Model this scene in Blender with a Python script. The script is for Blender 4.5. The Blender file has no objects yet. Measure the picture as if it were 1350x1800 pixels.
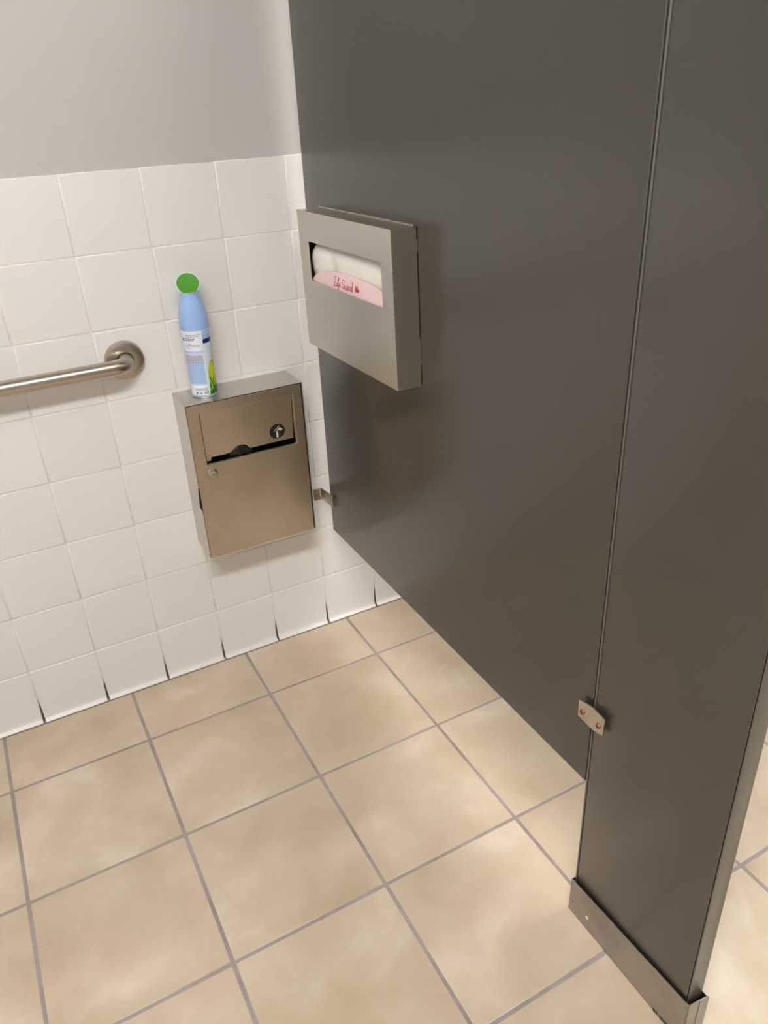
import bpy, bmesh, math, random
from mathutils import Vector, Matrix

# ------------------------------------------------------------------ camera
scn = bpy.context.scene
COL = scn.collection
cam_d = bpy.data.cameras.new('camera')
cam = bpy.data.objects.new('camera', cam_d)
COL.objects.link(cam)
CX = Vector((0.87703909, -0.47878754, -0.03955913))
CY = Vector((-0.25550231, -0.39512154, -0.88238174))   # image down
CZ = Vector((0.40684272, 0.78399073, -0.46886836))     # view direction
m = Matrix((CX, -CY, -CZ)).transposed().to_4x4()
m.translation = Vector((-0.0537, -1.6985, 1.3491))
cam.matrix_world = m
cam_d.sensor_fit = 'VERTICAL'
cam_d.sensor_height = 36.0
cam_d.sensor_width = 27.0
cam_d.lens = 1382.66 / 1800 * 36.0
cam_d.shift_x = -11.99 / 1800
cam_d.shift_y = -23.75 / 1800
cam_d.clip_start = 0.02
scn.camera = cam

# ------------------------------------------------------------------ world, exposure
w = bpy.data.worlds.new('world'); scn.world = w
w.use_nodes = True
w.node_tree.nodes['Background'].inputs[0].default_value = (1.0, 0.97, 0.93, 1)
w.node_tree.nodes['Background'].inputs[1].default_value = 0.05
scn.view_settings.view_transform = 'Standard'
scn.view_settings.look = 'None'
scn.view_settings.gamma = 1.0
scn.view_settings.use_curve_mapping = False
scn.view_settings.exposure = 0.0
STALL_LIGHT = 56.0      # emission of the diffuser over the stall
HALL_LIGHT = 24.0       # emission of the diffusers over the rest of the washroom
LIGHT_COL = (1.0, 0.988, 0.975)

random.seed(7)

# ------------------------------------------------------------------ helpers
def srgb(r, g, b):
    def f(c):
        c /= 255.0
        return c / 12.92 if c <= 0.04045 else ((c + 0.055) / 1.055) ** 2.4
    return (f(r), f(g), f(b), 1.0)

def link(name, data, parent=None):
    o = bpy.data.objects.new(name, data)
    COL.objects.link(o)
    if parent is not None:
        o.parent = parent
    return o

def obj(name, bm, mat, parent=None, smooth=False, label=None):
    bmesh.ops.recalc_face_normals(bm, faces=bm.faces[:])
    me = bpy.data.meshes.new(name)
    bm.to_mesh(me); bm.free()
    if smooth:
        for p in me.polygons:
            p.use_smooth = True
        if smooth != 'all':
            me.set_sharp_from_angle(angle=math.radians(35))
    me.materials.append(mat)
    o = link(name, me, parent)
    if label:
        o['label'] = label
    return o

def tag(o, label, cat, group=None, kind=None):
    if label: o['label'] = label
    if cat: o['category'] = cat
    if group: o['group'] = group
    if kind: o['kind'] = kind
    return o

def thing(name, label, cat, loc=(0, 0, 0), rot=(0, 0, 0), group=None):
    o = link(name, None)
    o.empty_display_size = 0.05
    o.location = loc; o.rotation_euler = rot
    return tag(o, label, cat, group)

def box(bm, lo, hi, bev=0.0, seg=2):
    lo = Vector(lo); hi = Vector(hi)
    g = bmesh.ops.create_cube(bm, size=1.0)
    vs = g['verts']
    for v in vs:
        v.co = Vector((lo[i] + (v.co[i] + 0.5) * (hi[i] - lo[i]) for i in range(3)))
    if bev > 0:
        es = list({e for v in vs for e in v.link_edges})
        bmesh.ops.bevel(bm, geom=es, offset=bev, segments=seg, profile=0.5, affect='EDGES')
    return bm

def newbox(lo, hi, bev=0.0, seg=2):
    return box(bmesh.new(), lo, hi, bev, seg)

def lathe(bm, prof, n=40, axis='Z', origin=(0, 0, 0)):
    """profile of (radius, height); closed where the radius is 0"""
    o = Vector(origin)
    def pt(r, h, a):
        c, s = r * math.cos(a), r * math.sin(a)
        if axis == 'Z': return o + Vector((c, s, h))
        if axis == 'Y': return o + Vector((c, h, s))
        return o + Vector((h, c, s))
    rings = []
    for r, h in prof:
        if r < 1e-7:
            rings.append([bm.verts.new(pt(0, h, 0))])
        else:
            rings.append([bm.verts.new(pt(r, h, 2 * math.pi * k / n)) for k in range(n)])
    for a, b in zip(rings, rings[1:]):
        for k in range(n):
            k2 = (k + 1) % n
            if len(a) == 1 and len(b) == 1: continue
            if len(a) == 1: bm.faces.new((a[0], b[k], b[k2]))
            elif len(b) == 1: bm.faces.new((a[k], a[k2], b[0]))
            else: bm.faces.new((a[k], a[k2], b[k2], b[k]))
    return bm

def rrect(x0, x1, z0, z1, r, n=5):
    """rounded rectangle outline; r = (bl, br, tr, tl)"""
    if not isinstance(r, (tuple, list)): r = (r,) * 4
    pts = []
    for (cx, cz, a0, rr) in ((x0 + r[0], z0 + r[0], 180, r[0]), (x1 - r[1], z0 + r[1], 270, r[1]),
                             (x1 - r[2], z1 - r[2], 0, r[2]), (x0 + r[3], z1 - r[3], 90, r[3])):
        for k in range(n + 1):
            a = math.radians(a0 + 90 * k / n)
            pts.append((cx + rr * math.cos(a), cz + rr * math.sin(a)))
    return pts

def plate(bm, outer, holes, f, depth):
    """flat plate with holes; f maps (u, v, d) to 3-D, extruded from d=0 to d=depth"""
    loops = [outer] + list(holes)
    made = []
    for d in (0.0, depth):
        edges = []; lv = []
        for lp in loops:
            vs = [bm.verts.new(f(u, v, d)) for u, v in lp]
            lv.append(vs)
            for i in range(len(vs)):
                edges.append(bm.edges.new((vs[i], vs[(i + 1) % len(vs)])))
        bmesh.ops.triangle_fill(bm, use_beauty=True, use_dissolve=False, edges=edges)
        made.append(lv)
    for a, b in zip(made[0], made[1]):
        n = len(a)
        for i in range(n):
            bm.faces.new((a[i], a[(i + 1) % n], b[(i + 1) % n], b[i]))
    return bm

def sweep(bm, pts, r, n=20, caps=True):
    pts = [Vector(p) for p in pts]
    rings = []
    up = Vector((0, 0, 1))
    for i, p in enumerate(pts):
        t = (pts[min(i + 1, len(pts) - 1)] - pts[max(i - 1, 0)]).normalized()
        a = up.cross(t).normalized(); b = t.cross(a).normalized()
        rings.append([bm.verts.new(p + r * (math.cos(2 * math.pi * k / n) * a + math.sin(2 * math.pi * k / n) * b)) for k in range(n)])
    for A, B in zip(rings, rings[1:]):
        for k in range(n):
            bm.faces.new((A[k], A[(k + 1) % n], B[(k + 1) % n], B[k]))
    if caps:
        bm.faces.new(rings[0]); bm.faces.new(rings[-1])
    return bm

# ------------------------------------------------------------------ materials
def mat_base(name):
    mt = bpy.data.materials.new(name); mt.use_nodes = True
    nt = mt.node_tree
    return mt, nt, nt.nodes['Principled BSDF']

def N(nt, typ, **kw):
    n = nt.nodes.new(typ)
    for k, v in kw.items():
        if k.startswith('i_'):
            n.inputs[k[2:].replace('_', ' ')].default_value = v
        else:
            setattr(n, k, v)
    return n

def ramp(nt, fac, stops):
    r = nt.nodes.new('ShaderNodeValToRGB')
    el = r.color_ramp.elements
    el[0].position, el[0].color = stops[0]
    el[1].position, el[1].color = stops[-1]
    for p, c in stops[1:-1]:
        e = el.new(p); e.color = c
    nt.links.new(fac, r.inputs['Fac'])
    return r

def plain(name, col, rough=0.5, metal=0.0, coat=0.0, spec=0.5):
    mt, nt, b = mat_base(name)
    b.inputs['Base Color'].default_value = col
    b.inputs['Roughness'].default_value = rough
    b.inputs['Metallic'].default_value = metal
    b.inputs['Coat Weight'].default_value = coat
    b.inputs['Specular IOR Level'].default_value = spec
    tc = N(nt, 'ShaderNodeTexCoord')
    no = N(nt, 'ShaderNodeTexNoise', i_Scale=40.0, i_Detail=3.0)
    nt.links.new(tc.outputs['Object'], no.inputs['Vector'])
    mx = N(nt, 'ShaderNodeMapRange', i_To_Min=max(rough - 0.05, 0.0), i_To_Max=min(rough + 0.05, 1))
    nt.links.new(no.outputs['Fac'], mx.inputs['Value'])
    nt.links.new(mx.outputs['Result'], b.inputs['Roughness'])
    return mt

def glazed_wall_tile():
    mt, nt, b = mat_base('glazed_white_tile')
    oi = N(nt, 'ShaderNodeObjectInfo')
    r = ramp(nt, oi.outputs['Random'], [(0.0, srgb(223, 221, 217)), (0.5, srgb(225, 223, 220)), (1.0, srgb(227, 225, 222))])
    nt.links.new(r.outputs['Color'], b.inputs['Base Color'])
    g = N(nt, 'ShaderNodeNewGeometry')
    no = N(nt, 'ShaderNodeTexNoise', i_Scale=14.0, i_Detail=2.0, i_Roughness=0.5)
    nt.links.new(g.outputs['Position'], no.inputs['Vector'])
    bp = N(nt, 'ShaderNodeBump', i_Strength=0.10, i_Distance=0.01)
    nt.links.new(no.outputs['Fac'], bp.inputs['Height'])
    nt.links.new(bp.outputs['Normal'], b.inputs['Normal'])
    b.inputs['Roughness'].default_value = 0.26
    b.inputs['Specular IOR Level'].default_value = 0.45
    return mt

def wall_grout():
    mt, nt, b = mat_base('white_wall_grout')
    tc = N(nt, 'ShaderNodeNewGeometry')
    sx = N(nt, 'ShaderNodeSeparateXYZ'); nt.links.new(tc.outputs['Position'], sx.inputs[0])
    no = N(nt, 'ShaderNodeTexNoise', i_Scale=9.0, i_Detail=4.0)
    nt.links.new(tc.outputs['Position'], no.inputs['Vector'])
    ad = N(nt, 'ShaderNodeMath', operation='MULTIPLY_ADD'); ad.inputs[1].default_value = 0.05
    nt.links.new(no.outputs['Fac'], ad.inputs[0]); nt.links.new(sx.outputs['Z'], ad.inputs[2])
    # mop dirt packed into the lowest joints
    r = ramp(nt, ad.outputs[0], [(0.0, srgb(78, 70, 64)), (0.07, srgb(84, 76, 70)), (0.098, srgb(222, 217, 210)), (1.0, srgb(226, 222, 215))])
    nt.links.new(r.outputs['Color'], b.inputs['Base Color'])
    b.inputs['Roughness'].default_value = 0.75
    return mt

def floor_tile_mat():
    mt, nt, b = mat_base('beige_floor_tile')
    g = N(nt, 'ShaderNodeNewGeometry'); oi = N(nt, 'ShaderNodeObjectInfo')
    ml = N(nt, 'ShaderNodeVectorMath', operation='MULTIPLY'); ml.inputs[1].default_value = (37.0, 53.0, 11.0)
    cb = N(nt, 'ShaderNodeCombineXYZ')
    for k in range(3): nt.links.new(oi.outputs['Random'], cb.inputs[k])
    nt.links.new(cb.outputs[0], ml.inputs[0])
    ad = N(nt, 'ShaderNodeVectorMath', operation='ADD')
    nt.links.new(g.outputs['Position'], ad.inputs[0]); nt.links.new(ml.outputs[0], ad.inputs[1])
    n1 = N(nt, 'ShaderNodeTexNoise', i_Scale=6.0, i_Detail=5.0, i_Roughness=0.52, i_Distortion=0.35)
    nt.links.new(ad.outputs[0], n1.inputs['Vector'])
    r1 = ramp(nt, n1.outputs['Fac'], [(0.28, srgb(172, 152, 126)), (0.43, srgb(191, 173, 148)), (0.56, srgb(203, 188, 165)), (0.70, srgb(224, 212, 194))])
    n2 = N(nt, 'ShaderNodeTexNoise', i_Scale=4.3, i_Detail=3.0, i_Roughness=0.5)
    nt.links.new(ml.outputs[0], n2.inputs['Vector']); nt.links.new(ad.outputs[0], n2.inputs['Vector'])
    r2 = ramp(nt, n2.outputs['Color'], [(0.40, srgb(188, 175, 147)), (0.62, srgb(209, 185, 165))])
    mx = N(nt, 'ShaderNodeMix', data_type='RGBA'); mx.inputs['Factor'].default_value = 0.40
    nt.links.new(r1.outputs['Color'], mx.inputs['A']); nt.links.new(r2.outputs['Color'], mx.inputs['B'])
    nt.links.new(mx.outputs['Result'], b.inputs['Base Color'])
    n3 = N(nt, 'ShaderNodeTexNoise', i_Scale=160.0, i_Detail=2.0)
    nt.links.new(ad.outputs[0], n3.inputs['Vector'])
    bp = N(nt, 'ShaderNodeBump', i_Strength=0.05, i_Distance=0.002)
    nt.links.new(n3.outputs['Fac'], bp.inputs['Height']); nt.links.new(bp.outputs['Normal'], b.inputs['Normal'])
    mr = N(nt, 'ShaderNodeMapRange', i_To_Min=0.33, i_To_Max=0.5)
    nt.links.new(n1.outputs['Fac'], mr.inputs['Value']); nt.links.new(mr.outputs['Result'], b.inputs['Roughness'])
    return mt

def floor_grout():
    mt, nt, b = mat_base('grey_floor_grout')
    g = N(nt, 'ShaderNodeNewGeometry')
    n1 = N(nt, 'ShaderNodeTexNoise', i_Scale=7.0, i_Detail=6.0, i_Roughness=0.65)
    nt.links.new(g.outputs['Position'], n1.inputs['Vector'])
    r = ramp(nt, n1.outputs['Fac'], [(0.3, srgb(134, 122, 116)), (0.5, srgb(156, 145, 143)), (0.7, srgb(168, 158, 158))])
    nt.links.new(r.outputs['Color'], b.inputs['Base Color'])
    b.inputs['Roughness'].default_value = 0.8
    return mt

def paint(name, col):
    mt, nt, b = mat_base(name)
    b.inputs['Base Color'].default_value = col
    b.inputs['Roughness'].default_value = 0.55
    g = N(nt, 'ShaderNodeNewGeometry')
    n1 = N(nt, 'ShaderNodeTexNoise', i_Scale=260.0, i_Detail=3.0)
    nt.links.new(g.outputs['Position'], n1.inputs['Vector'])
    bp = N(nt, 'ShaderNodeBump', i_Strength=0.06, i_Distance=0.002)
    nt.links.new(n1.outputs['Fac'], bp.inputs['Height']); nt.links.new(bp.outputs['Normal'], b.inputs['Normal'])
    return mt

def brushed(name, col, rough, stretch, aniso=0.5, amp=0.05, blot=0.0, blot_col=None):
    """brushed stainless steel; stretch = scale of the grain along x, y, z"""
    mt, nt, b = mat_base(name)
    b.inputs['Metallic'].default_value = 1.0
    b.inputs['Anisotropic'].default_value = aniso
    tc = N(nt, 'ShaderNodeTexCoord')
    mp = N(nt, 'ShaderNodeMapping'); mp.inputs['Scale'].default_value = stretch
    nt.links.new(tc.outputs['Object'], mp.inputs['Vector'])
    n1 = N(nt, 'ShaderNodeTexNoise', i_Scale=1.0, i_Detail=4.0, i_Roughness=0.6)
    nt.links.new(mp.outputs['Vector'], n1.inputs['Vector'])
    mr = N(nt, 'ShaderNodeMapRange', i_To_Min=rough - amp, i_To_Max=rough + amp)
    nt.links.new(n1.outputs['Fac'], mr.inputs['Value'])
    n2 = N(nt, 'ShaderNodeTexNoise', i_Scale=9.0, i_Detail=4.0, i_Roughness=0.55)
    nt.links.new(tc.outputs['Object'], n2.inputs['Vector'])
    bc = blot_col or col
    r = ramp(nt, n2.outputs['Fac'], [(0.35, bc), (0.62, col)])
    mx = N(nt, 'ShaderNodeMix', data_type='RGBA'); mx.inputs['Factor'].default_value = blot
    mx.inputs['A'].default_value = col
    nt.links.new(r.outputs['Color'], mx.inputs['B'])
    nt.links.new(mx.outputs['Result'], b.inputs['Base Color'])
    nt.links.new(mr.outputs['Result'], b.inputs['Roughness'])
    return mt

def powder_coat(name, col, rough=0.36):
    mt, nt, b = mat_base(name)
    tc = N(nt, 'ShaderNodeTexCoord')
    n1 = N(nt, 'ShaderNodeTexNoise', i_Scale=3.0, i_Detail=1.0)
    nt.links.new(tc.outputs['Object'], n1.inputs['Vector'])
    c2 = tuple(min(1, c * 1.03) for c in col[:3]) + (1,)
    r = ramp(nt, n1.outputs['Fac'], [(0.35, col), (0.65, c2)])
    nt.links.new(r.outputs['Color'], b.inputs['Base Color'])
    b.inputs['Roughness'].default_value = rough
    b.inputs['Specular IOR Level'].default_value = 1.0
    return mt

def emitter(name, strength):
    mt, nt, b = mat_base(name)
    b.inputs['Base Color'].default_value = (0.9, 0.9, 0.88, 1)
    tc = N(nt, 'ShaderNodeTexCoord')
    b.inputs['Emission Color'].default_value = LIGHT_COL + (1,)
    b.inputs['Emission Strength'].default_value = strength
    return mt

def tiled_wall(name):
    """for the walls out of the picture: paint over a tiled dado"""
    mt, nt, b = mat_base(name)
    g = N(nt, 'ShaderNodeNewGeometry')
    sx = N(nt, 'ShaderNodeSeparateXYZ'); nt.links.new(g.outputs['Position'], sx.inputs[0])
    ad = N(nt, 'ShaderNodeMath', operation='ADD')
    nt.links.new(sx.outputs['X'], ad.inputs[0]); nt.links.new(sx.outputs['Y'], ad.inputs[1])
    cb = N(nt, 'ShaderNodeCombineXYZ')
    nt.links.new(ad.outputs[0], cb.inputs[0]); nt.links.new(sx.outputs['Z'], cb.inputs[1])
    br = N(nt, 'ShaderNodeTexBrick', offset=0.0, squash=1.0)
    br.inputs['Color1'].default_value = srgb(229, 223, 214); br.inputs['Color2'].default_value = srgb(227, 221, 212)
    br.inputs['Mortar'].default_value = srgb(205, 197, 186)
    br.inputs['Scale'].default_value = 1.0; br.inputs['Brick Width'].default_value = 0.1524
    br.inputs['Row Height'].default_value = 0.1524; br.inputs['Mortar Size'].default_value = 0.0015
    nt.links.new(cb.outputs[0], br.inputs['Vector'])
    gt = N(nt, 'ShaderNodeMath', operation='GREATER_THAN'); gt.inputs[1].default_value = 1.2192
    nt.links.new(sx.outputs['Z'], gt.inputs[0])
    mx = N(nt, 'ShaderNodeMix', data_type='RGBA')
    nt.links.new(gt.outputs[0], mx.inputs['Factor']); nt.links.new(br.outputs['Color'], mx.inputs['A'])
    mx.inputs['B'].default_value = srgb(186, 183, 180)
    nt.links.new(mx.outputs['Result'], b.inputs['Base Color'])
    b.inputs['Roughness'].default_value = 0.4
    return mt

M_TILE = glazed_wall_tile()
M_GROUT = wall_grout()
M_FTILE = floor_tile_mat()
M_FGROUT = floor_grout()
M_PAINT = paint('grey_wall_paint', srgb(186, 183, 180))
M_CEIL = paint('ceiling_paint', srgb(190, 188, 184))
M_FAR = paint('grey_far_wall_paint', srgb(150, 147, 143))
M_DADO = tiled_wall('painted_wall_over_tiles')
M_PANEL = powder_coat('charcoal_powder_coat', srgb(54, 52, 47), 0.25)
M_LIT_EDGE = powder_coat('charcoal_coat_lit_edge', srgb(84, 81, 76), 0.3)  # panel coat painted lighter where the edges catch the light
M_CORE_GAP = plain('dark_core_and_gap_shade', srgb(14, 12, 11), 0.8)  # near-black for the pilaster core, and for shade painted into gaps
M_SHOE = brushed('scuffed_shoe_steel', srgb(180, 176, 174), 0.45, (20, 3, 300), 0.3, 0.07, 0.7, srgb(152, 147, 144))
M_STEEL_BOX = brushed('brushed_steel_box', srgb(194, 185, 169), 0.33, (6, 30, 500), 0.0, 0.035, 0.5, srgb(172, 159, 138))
M_STEEL_SHELL = brushed('brushed_steel_shell', srgb(208, 203, 196), 0.36, (30, 30, 500), 0.4)
M_STEEL_DISP = brushed('brushed_steel_dispenser', srgb(208, 203, 194), 0.335, (30, 3, 420), 0.0, 0.03)
M_BAR = brushed('satin_steel_bar', srgb(188, 178, 166), 0.30, (8, 400, 400), 0.4, 0.05)
M_CHROME = plain('bright_cast_metal', srgb(205, 200, 192), 0.28, 1.0)
M_DULL = brushed('dull_bracket_metal', srgb(206, 200, 190), 0.28, (200, 20, 20), 0.2, 0.08, 0.5, srgb(140, 128, 110))
M_BLACK = plain('matt_black', srgb(10, 9, 9), 0.6)
M_LINER = plain('black_plastic_film', srgb(16, 15, 16), 0.28)
M_DECAL = plain('black_decal', srgb(20, 18, 17), 0.4)
M_WHITE_INK = plain('pale_ink', srgb(205, 198, 176), 0.45)
M_GREY_INK = plain('grey_ink', srgb(96, 92, 82), 0.45)
M_RUST = plain('coppery_screw', srgb(150, 92, 80), 0.45, 0.6)
M_BRASS = plain('brass_screw', srgb(150, 132, 92), 0.4, 1.0)
M_WHITE_DOT = plain('white_plug', srgb(228, 222, 206), 0.5)
M_PINK = plain('pink_card', srgb(246, 215, 218), 0.6)
M_PAPER = plain('tissue_paper', srgb(238, 234, 226), 0.85)
M_RED = plain('crimson_ink', srgb(186, 52, 72), 0.6)

# ------------------------------------------------------------------ the room shell
T = 0.1524
XL, XR, YF, ZC = -1.17, 2.1336, -3.2, 2.5
TOP = 8 * T

wall = obj('wall_back', newbox((XL, 0.0075, 0), (XR, 0.12, ZC)), M_PAINT)
tag(wall, 'grey painted wall above white square tiles', None, kind='structure')
obj('grout_bed', newbox((XL, 0.0013, 0), (XR, 0.0074, TOP - 0.0012)), M_GROUT, wall)

def tile_mesh(name, w, h, t=0.0072, up=Vector((0, 0, 1)), side=Vector((1, 0, 0)), out=Vector((0, -1, 0)), mat=None, rings=None):
    """pillowed tile; the face lies at out=0, the back at -t, origin at the tile's centre"""
    rings = rings or ((0.0, -t), (0.0, -0.0015), (0.0006, -0.0005), (0.0018, -0.00009), (0.0036, 0.0))
    bm = bmesh.new(); prev = None
    for ins, d in rings:
        vs = [bm.verts.new(side * sx * (w / 2 - ins) + up * sz * (h / 2 - ins) + out * d) for sx, sz in ((-1, -1), (1, -1), (1, 1), (-1, 1))]
        if prev:
            for k in range(4):
                bm.faces.new((prev[k], prev[(k + 1) % 4], vs[(k + 1) % 4], vs[k]))
        prev = vs
    bm.faces.new(prev)
    bmesh.ops.recalc_face_normals(bm, faces=bm.faces[:])
    me = bpy.data.meshes.new(name); bm.to_mesh(me); bm.free()
    # the missing back lets the shell stay cheap; normals must point outwards
    if me.polygons[-1].normal.dot(out) < 0: me.flip_normals()
    for p in me.polygons: p.use_smooth = True
    me.materials.append(mat or M_TILE)
    return me

def cove_mesh(name, w, h):
    """bottom-row tile: toe curved out over the floor, sides drawn in so the joint opens into a wedge"""
    bm = bmesh.new()
    prof = [(h, 0.0072), (h, 0.0017), (h - 0.0006, 0.0007), (h - 0.0018, 0.0001), (h - 0.0034, 0.0), (0.075, 0.0), (0.045, -0.0001),
            (0.020, -0.0003), (0.0125, -0.0012), (0.0085, -0.0030), (0.0062, -0.0060), (0.0048, -0.0088), (0.0028, -0.0098), (0.0008, -0.0098), (0.0008, 0.0072)]
    def half(z):
        return w / 2 - max(0.0, (0.075 - z) / 0.075) ** 1.1 * 0.0022
    rows = []
    for z, y in prof:
        hw = half(z); row = []
        e = 0.0032 if -0.01 <= y < 0.0017 else 0.0
        for s, ins, dd in ((-1, 0, 0.0072), (-1, 0, 0.0017), (-1, .0006, .0007), (-1, .0018, .0001), (-1, .0034, 0), (1, .0034, 0), (1, .0018, .0001), (1, .0006, .0007), (1, 0, .0017), (1, 0, .0072)):
            row.append(bm.verts.new((s * (hw - ins), max(y + dd, y) if dd < 0.007 else 0.0072, z)))
        rows.append(row)
    for a, b in zip(rows, rows[1:]):
        for k in range(len(a) - 1):
            bm.faces.new((a[k], b[k], b[k + 1], a[k + 1]))
    bmesh.ops.recalc_face_normals(bm, faces=bm.faces[:])
    me = bpy.data.meshes.new(name); bm.to_mesh(me); bm.free()
    for p in me.polygons: p.use_smooth = True
    big = max(me.polygons, key=lambda p: p.area)
    if big.normal.y > 0: me.flip_normals()
    me.materials.append(M_TILE)
    return me

G = 0.0017
reg = tile_mesh('wall_tile', T - G, T - G)
cove = cove_mesh('cove_tile', T - 0.0016, T - G / 2)
cutw = (-7 * T) - XL
cut = tile_mesh('wall_tile_cut', cutw - G, T - G)
cutc = cove_mesh('cove_tile_cut', cutw - 0.0016, T - G / 2)
rnd = random.Random(3)
for r in range(8):
    for c in range(-8, 14):
        xc = (c + 0.5) * T if c > -8 else XL + cutw / 2
        if r == 0:
            o = link('cove_tile', cove if c > -8 else cutc, wall)
            o.location = (xc, rnd.uniform(-0.0003, 0.0003), 0)
        else:
            o = link('wall_tile', reg if c > -8 else cut, wall)
            o.location = (xc + rnd.uniform(-0.0003, 0.0003), rnd.uniform(-0.0002, 0.0002), (r + 0.5) * T + rnd.uniform(-0.0002, 0.0002))
        o.rotation_euler = (rnd.uniform(-0.0015, 0.0015), rnd.uniform(-0.001, 0.001) if r else 0, rnd.uniform(-0.0015, 0.0015))

floor = obj('floor', newbox((XL, YF, -0.06), (XR, 0.0075, -0.0013)), M_FGROUT)
tag(floor, 'beige mottled square floor tiles with grey grout', None, kind='structure')
FX, FY, FW, FH, FG = -0.2455, -0.1962, 0.3026, 0.307, 0.0064
frings = ((0.0, -0.006), (0.0, -0.0014), (0.0006, -0.0005), (0.0016, -0.0001), (0.0026, 0.0))
cache = {}
xs = [FX + k * FW for k in range(-4, 9)]
xs = [XL] + [x for x in xs if XL + 0.03 < x < XR - 0.03] + [XR]
ys = [FY - k * FH for k in range(0, 11)]
ys = [0.0] + [y for y in ys if y > YF + 0.03] + [YF]
for i in range(len(xs) - 1):
    for j in range(len(ys) - 1):
        x0, x1 = xs[i] + FG / 2, xs[i + 1] - FG / 2
        y1, y0 = ys[j] - (FG / 2 if j else 0.0102), ys[j + 1] + FG / 2
        key = (round(x1 - x0, 4), round(y1 - y0, 4))
        if key not in cache:
            cache[key] = tile_mesh('floor_tile', key[0], key[1], 0.006, Vector((0, 1, 0)), Vector((1, 0, 0)), Vector((0, 0, 1)), M_FTILE, frings)
        o = link('floor_tile', cache[key], floor)
        o.location = ((x0 + x1) / 2, (y0 + y1) / 2, rnd.uniform(-0.0003, 0.0))
        o.rotation_euler = (rnd.uniform(-0.0012, 0.0012), rnd.uniform(-0.0012, 0.0012), 0)

ceil = obj('ceiling', newbox((XL, YF, ZC), (XR, 0.12, ZC + 0.08)), M_CEIL)
tag(ceil, 'white ceiling', None, kind='structure')
for nm, lo, hi, lb in (('wall_left', (XL - 0.1, YF, 0), (XL, 0.12, ZC), 'side wall with tiled dado'),
                       ('wall_right', (XR, YF, 0), (XR + 0.1, 0.12, ZC), 'far side wall with tiled dado'),
                       ('wall_front', (XL - 0.1, YF - 0.1, 0), (XR + 0.1, YF, ZC), 'plain grey wall facing the tiled wall')):
    tag(obj(nm, newbox(lo, hi), M_FAR if nm == 'wall_front' else M_DADO), lb, None, kind='structure')

# ------------------------------------------------------------------ ceiling lamps
def ceiling_light(x, y, lx, ly, strength, label):
    t = thing('ceiling_light', label, 'ceiling light', (x, y, ZC))
    bm = bmesh.new()
    box(bm, (-lx / 2 - 0.02, -ly / 2 - 0.02, -0.03), (lx / 2 + 0.02, ly / 2 + 0.02, -0.0005), 0.004)
    obj('housing', bm, M_CEIL, t)
    bm = newbox((-lx / 2, -ly / 2, -0.055), (lx / 2, ly / 2, -0.0305), 0.01, 3)
    obj('diffuser', bm, emitter('lit_diffuser', strength), t)
    return t

ceiling_light(-0.30, -1.86, 1.20, 0.26, STALL_LIGHT, 'long ceiling light above the toilet stall')
ceiling_light(1.45, -1.20, 1.20, 0.30, HALL_LIGHT, 'long ceiling light beyond the stall partition')

# ------------------------------------------------------------------ stall partition panel
PANEL_X, YAW = 0.6281, 0.0036
P_Y0, P_Y1, P_Z0, P_Z1 = -0.0495, -1.0234, 0.3216, 1.795
panel = thing('stall_partition', 'wide charcoal metal partition panel raised above the floor', 'partition', (PANEL_X, 0, 0), (0, 0, YAW))
bm = newbox((0.0, P_Y1 + 0.0012, P_Z0), (0.0254, P_Y0, P_Z1), 0.0030, 4)
obj('panel_sheet', bm, M_PANEL, panel, True)
obj('seam_gap_shade', newbox((0.005, P_Y1 - 0.0008, P_Z0 + 0.002), (0.0204, P_Y1 + 0.0010, P_Z1 - 0.002)), M_CORE_GAP, panel)  # near-black strip added to paint the shade inside the seam

# ------------------------------------------------------------------ pilaster and its shoe
L0, L1 = -1.0258, -1.2806            # seam side, free end
PT = 0.0318
pil = thing('stall_pilaster', 'narrow charcoal metal pilaster standing in a steel floor shoe', 'pilaster', (PANEL_X, 0, 0), (0, 0, YAW))
PX0 = -0.0016
bm = newbox((PX0, L1 + 0.0032, 0.02), (PX0 + PT, L0 - 0.0052, 2.05), 0.0016, 3)
obj('face_sheet', bm, M_PANEL, pil, True)
bm = newbox((PX0 + 0.004, L1 + 0.001, 0.02), (PX0 + PT - 0.004, L0 - 0.001, 2.049))
obj('core', bm, M_CORE_GAP, pil)
bm = newbox((PX0 + 0.0004, L1, 0.02), (PX0 + PT - 0.0004, L1 + 0.0020, 2.05), 0.0005, 2)
obj('edge_strip', bm, M_LIT_EDGE, pil, True)
bm = newbox((PX0 - 0.0002, L0 - 0.0036, 0.02), (PX0 + PT - 0.0004, L0, 2.05), 0.0016, 3)
obj('edge_strip', bm, M_LIT_EDGE, pil, True)

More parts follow.
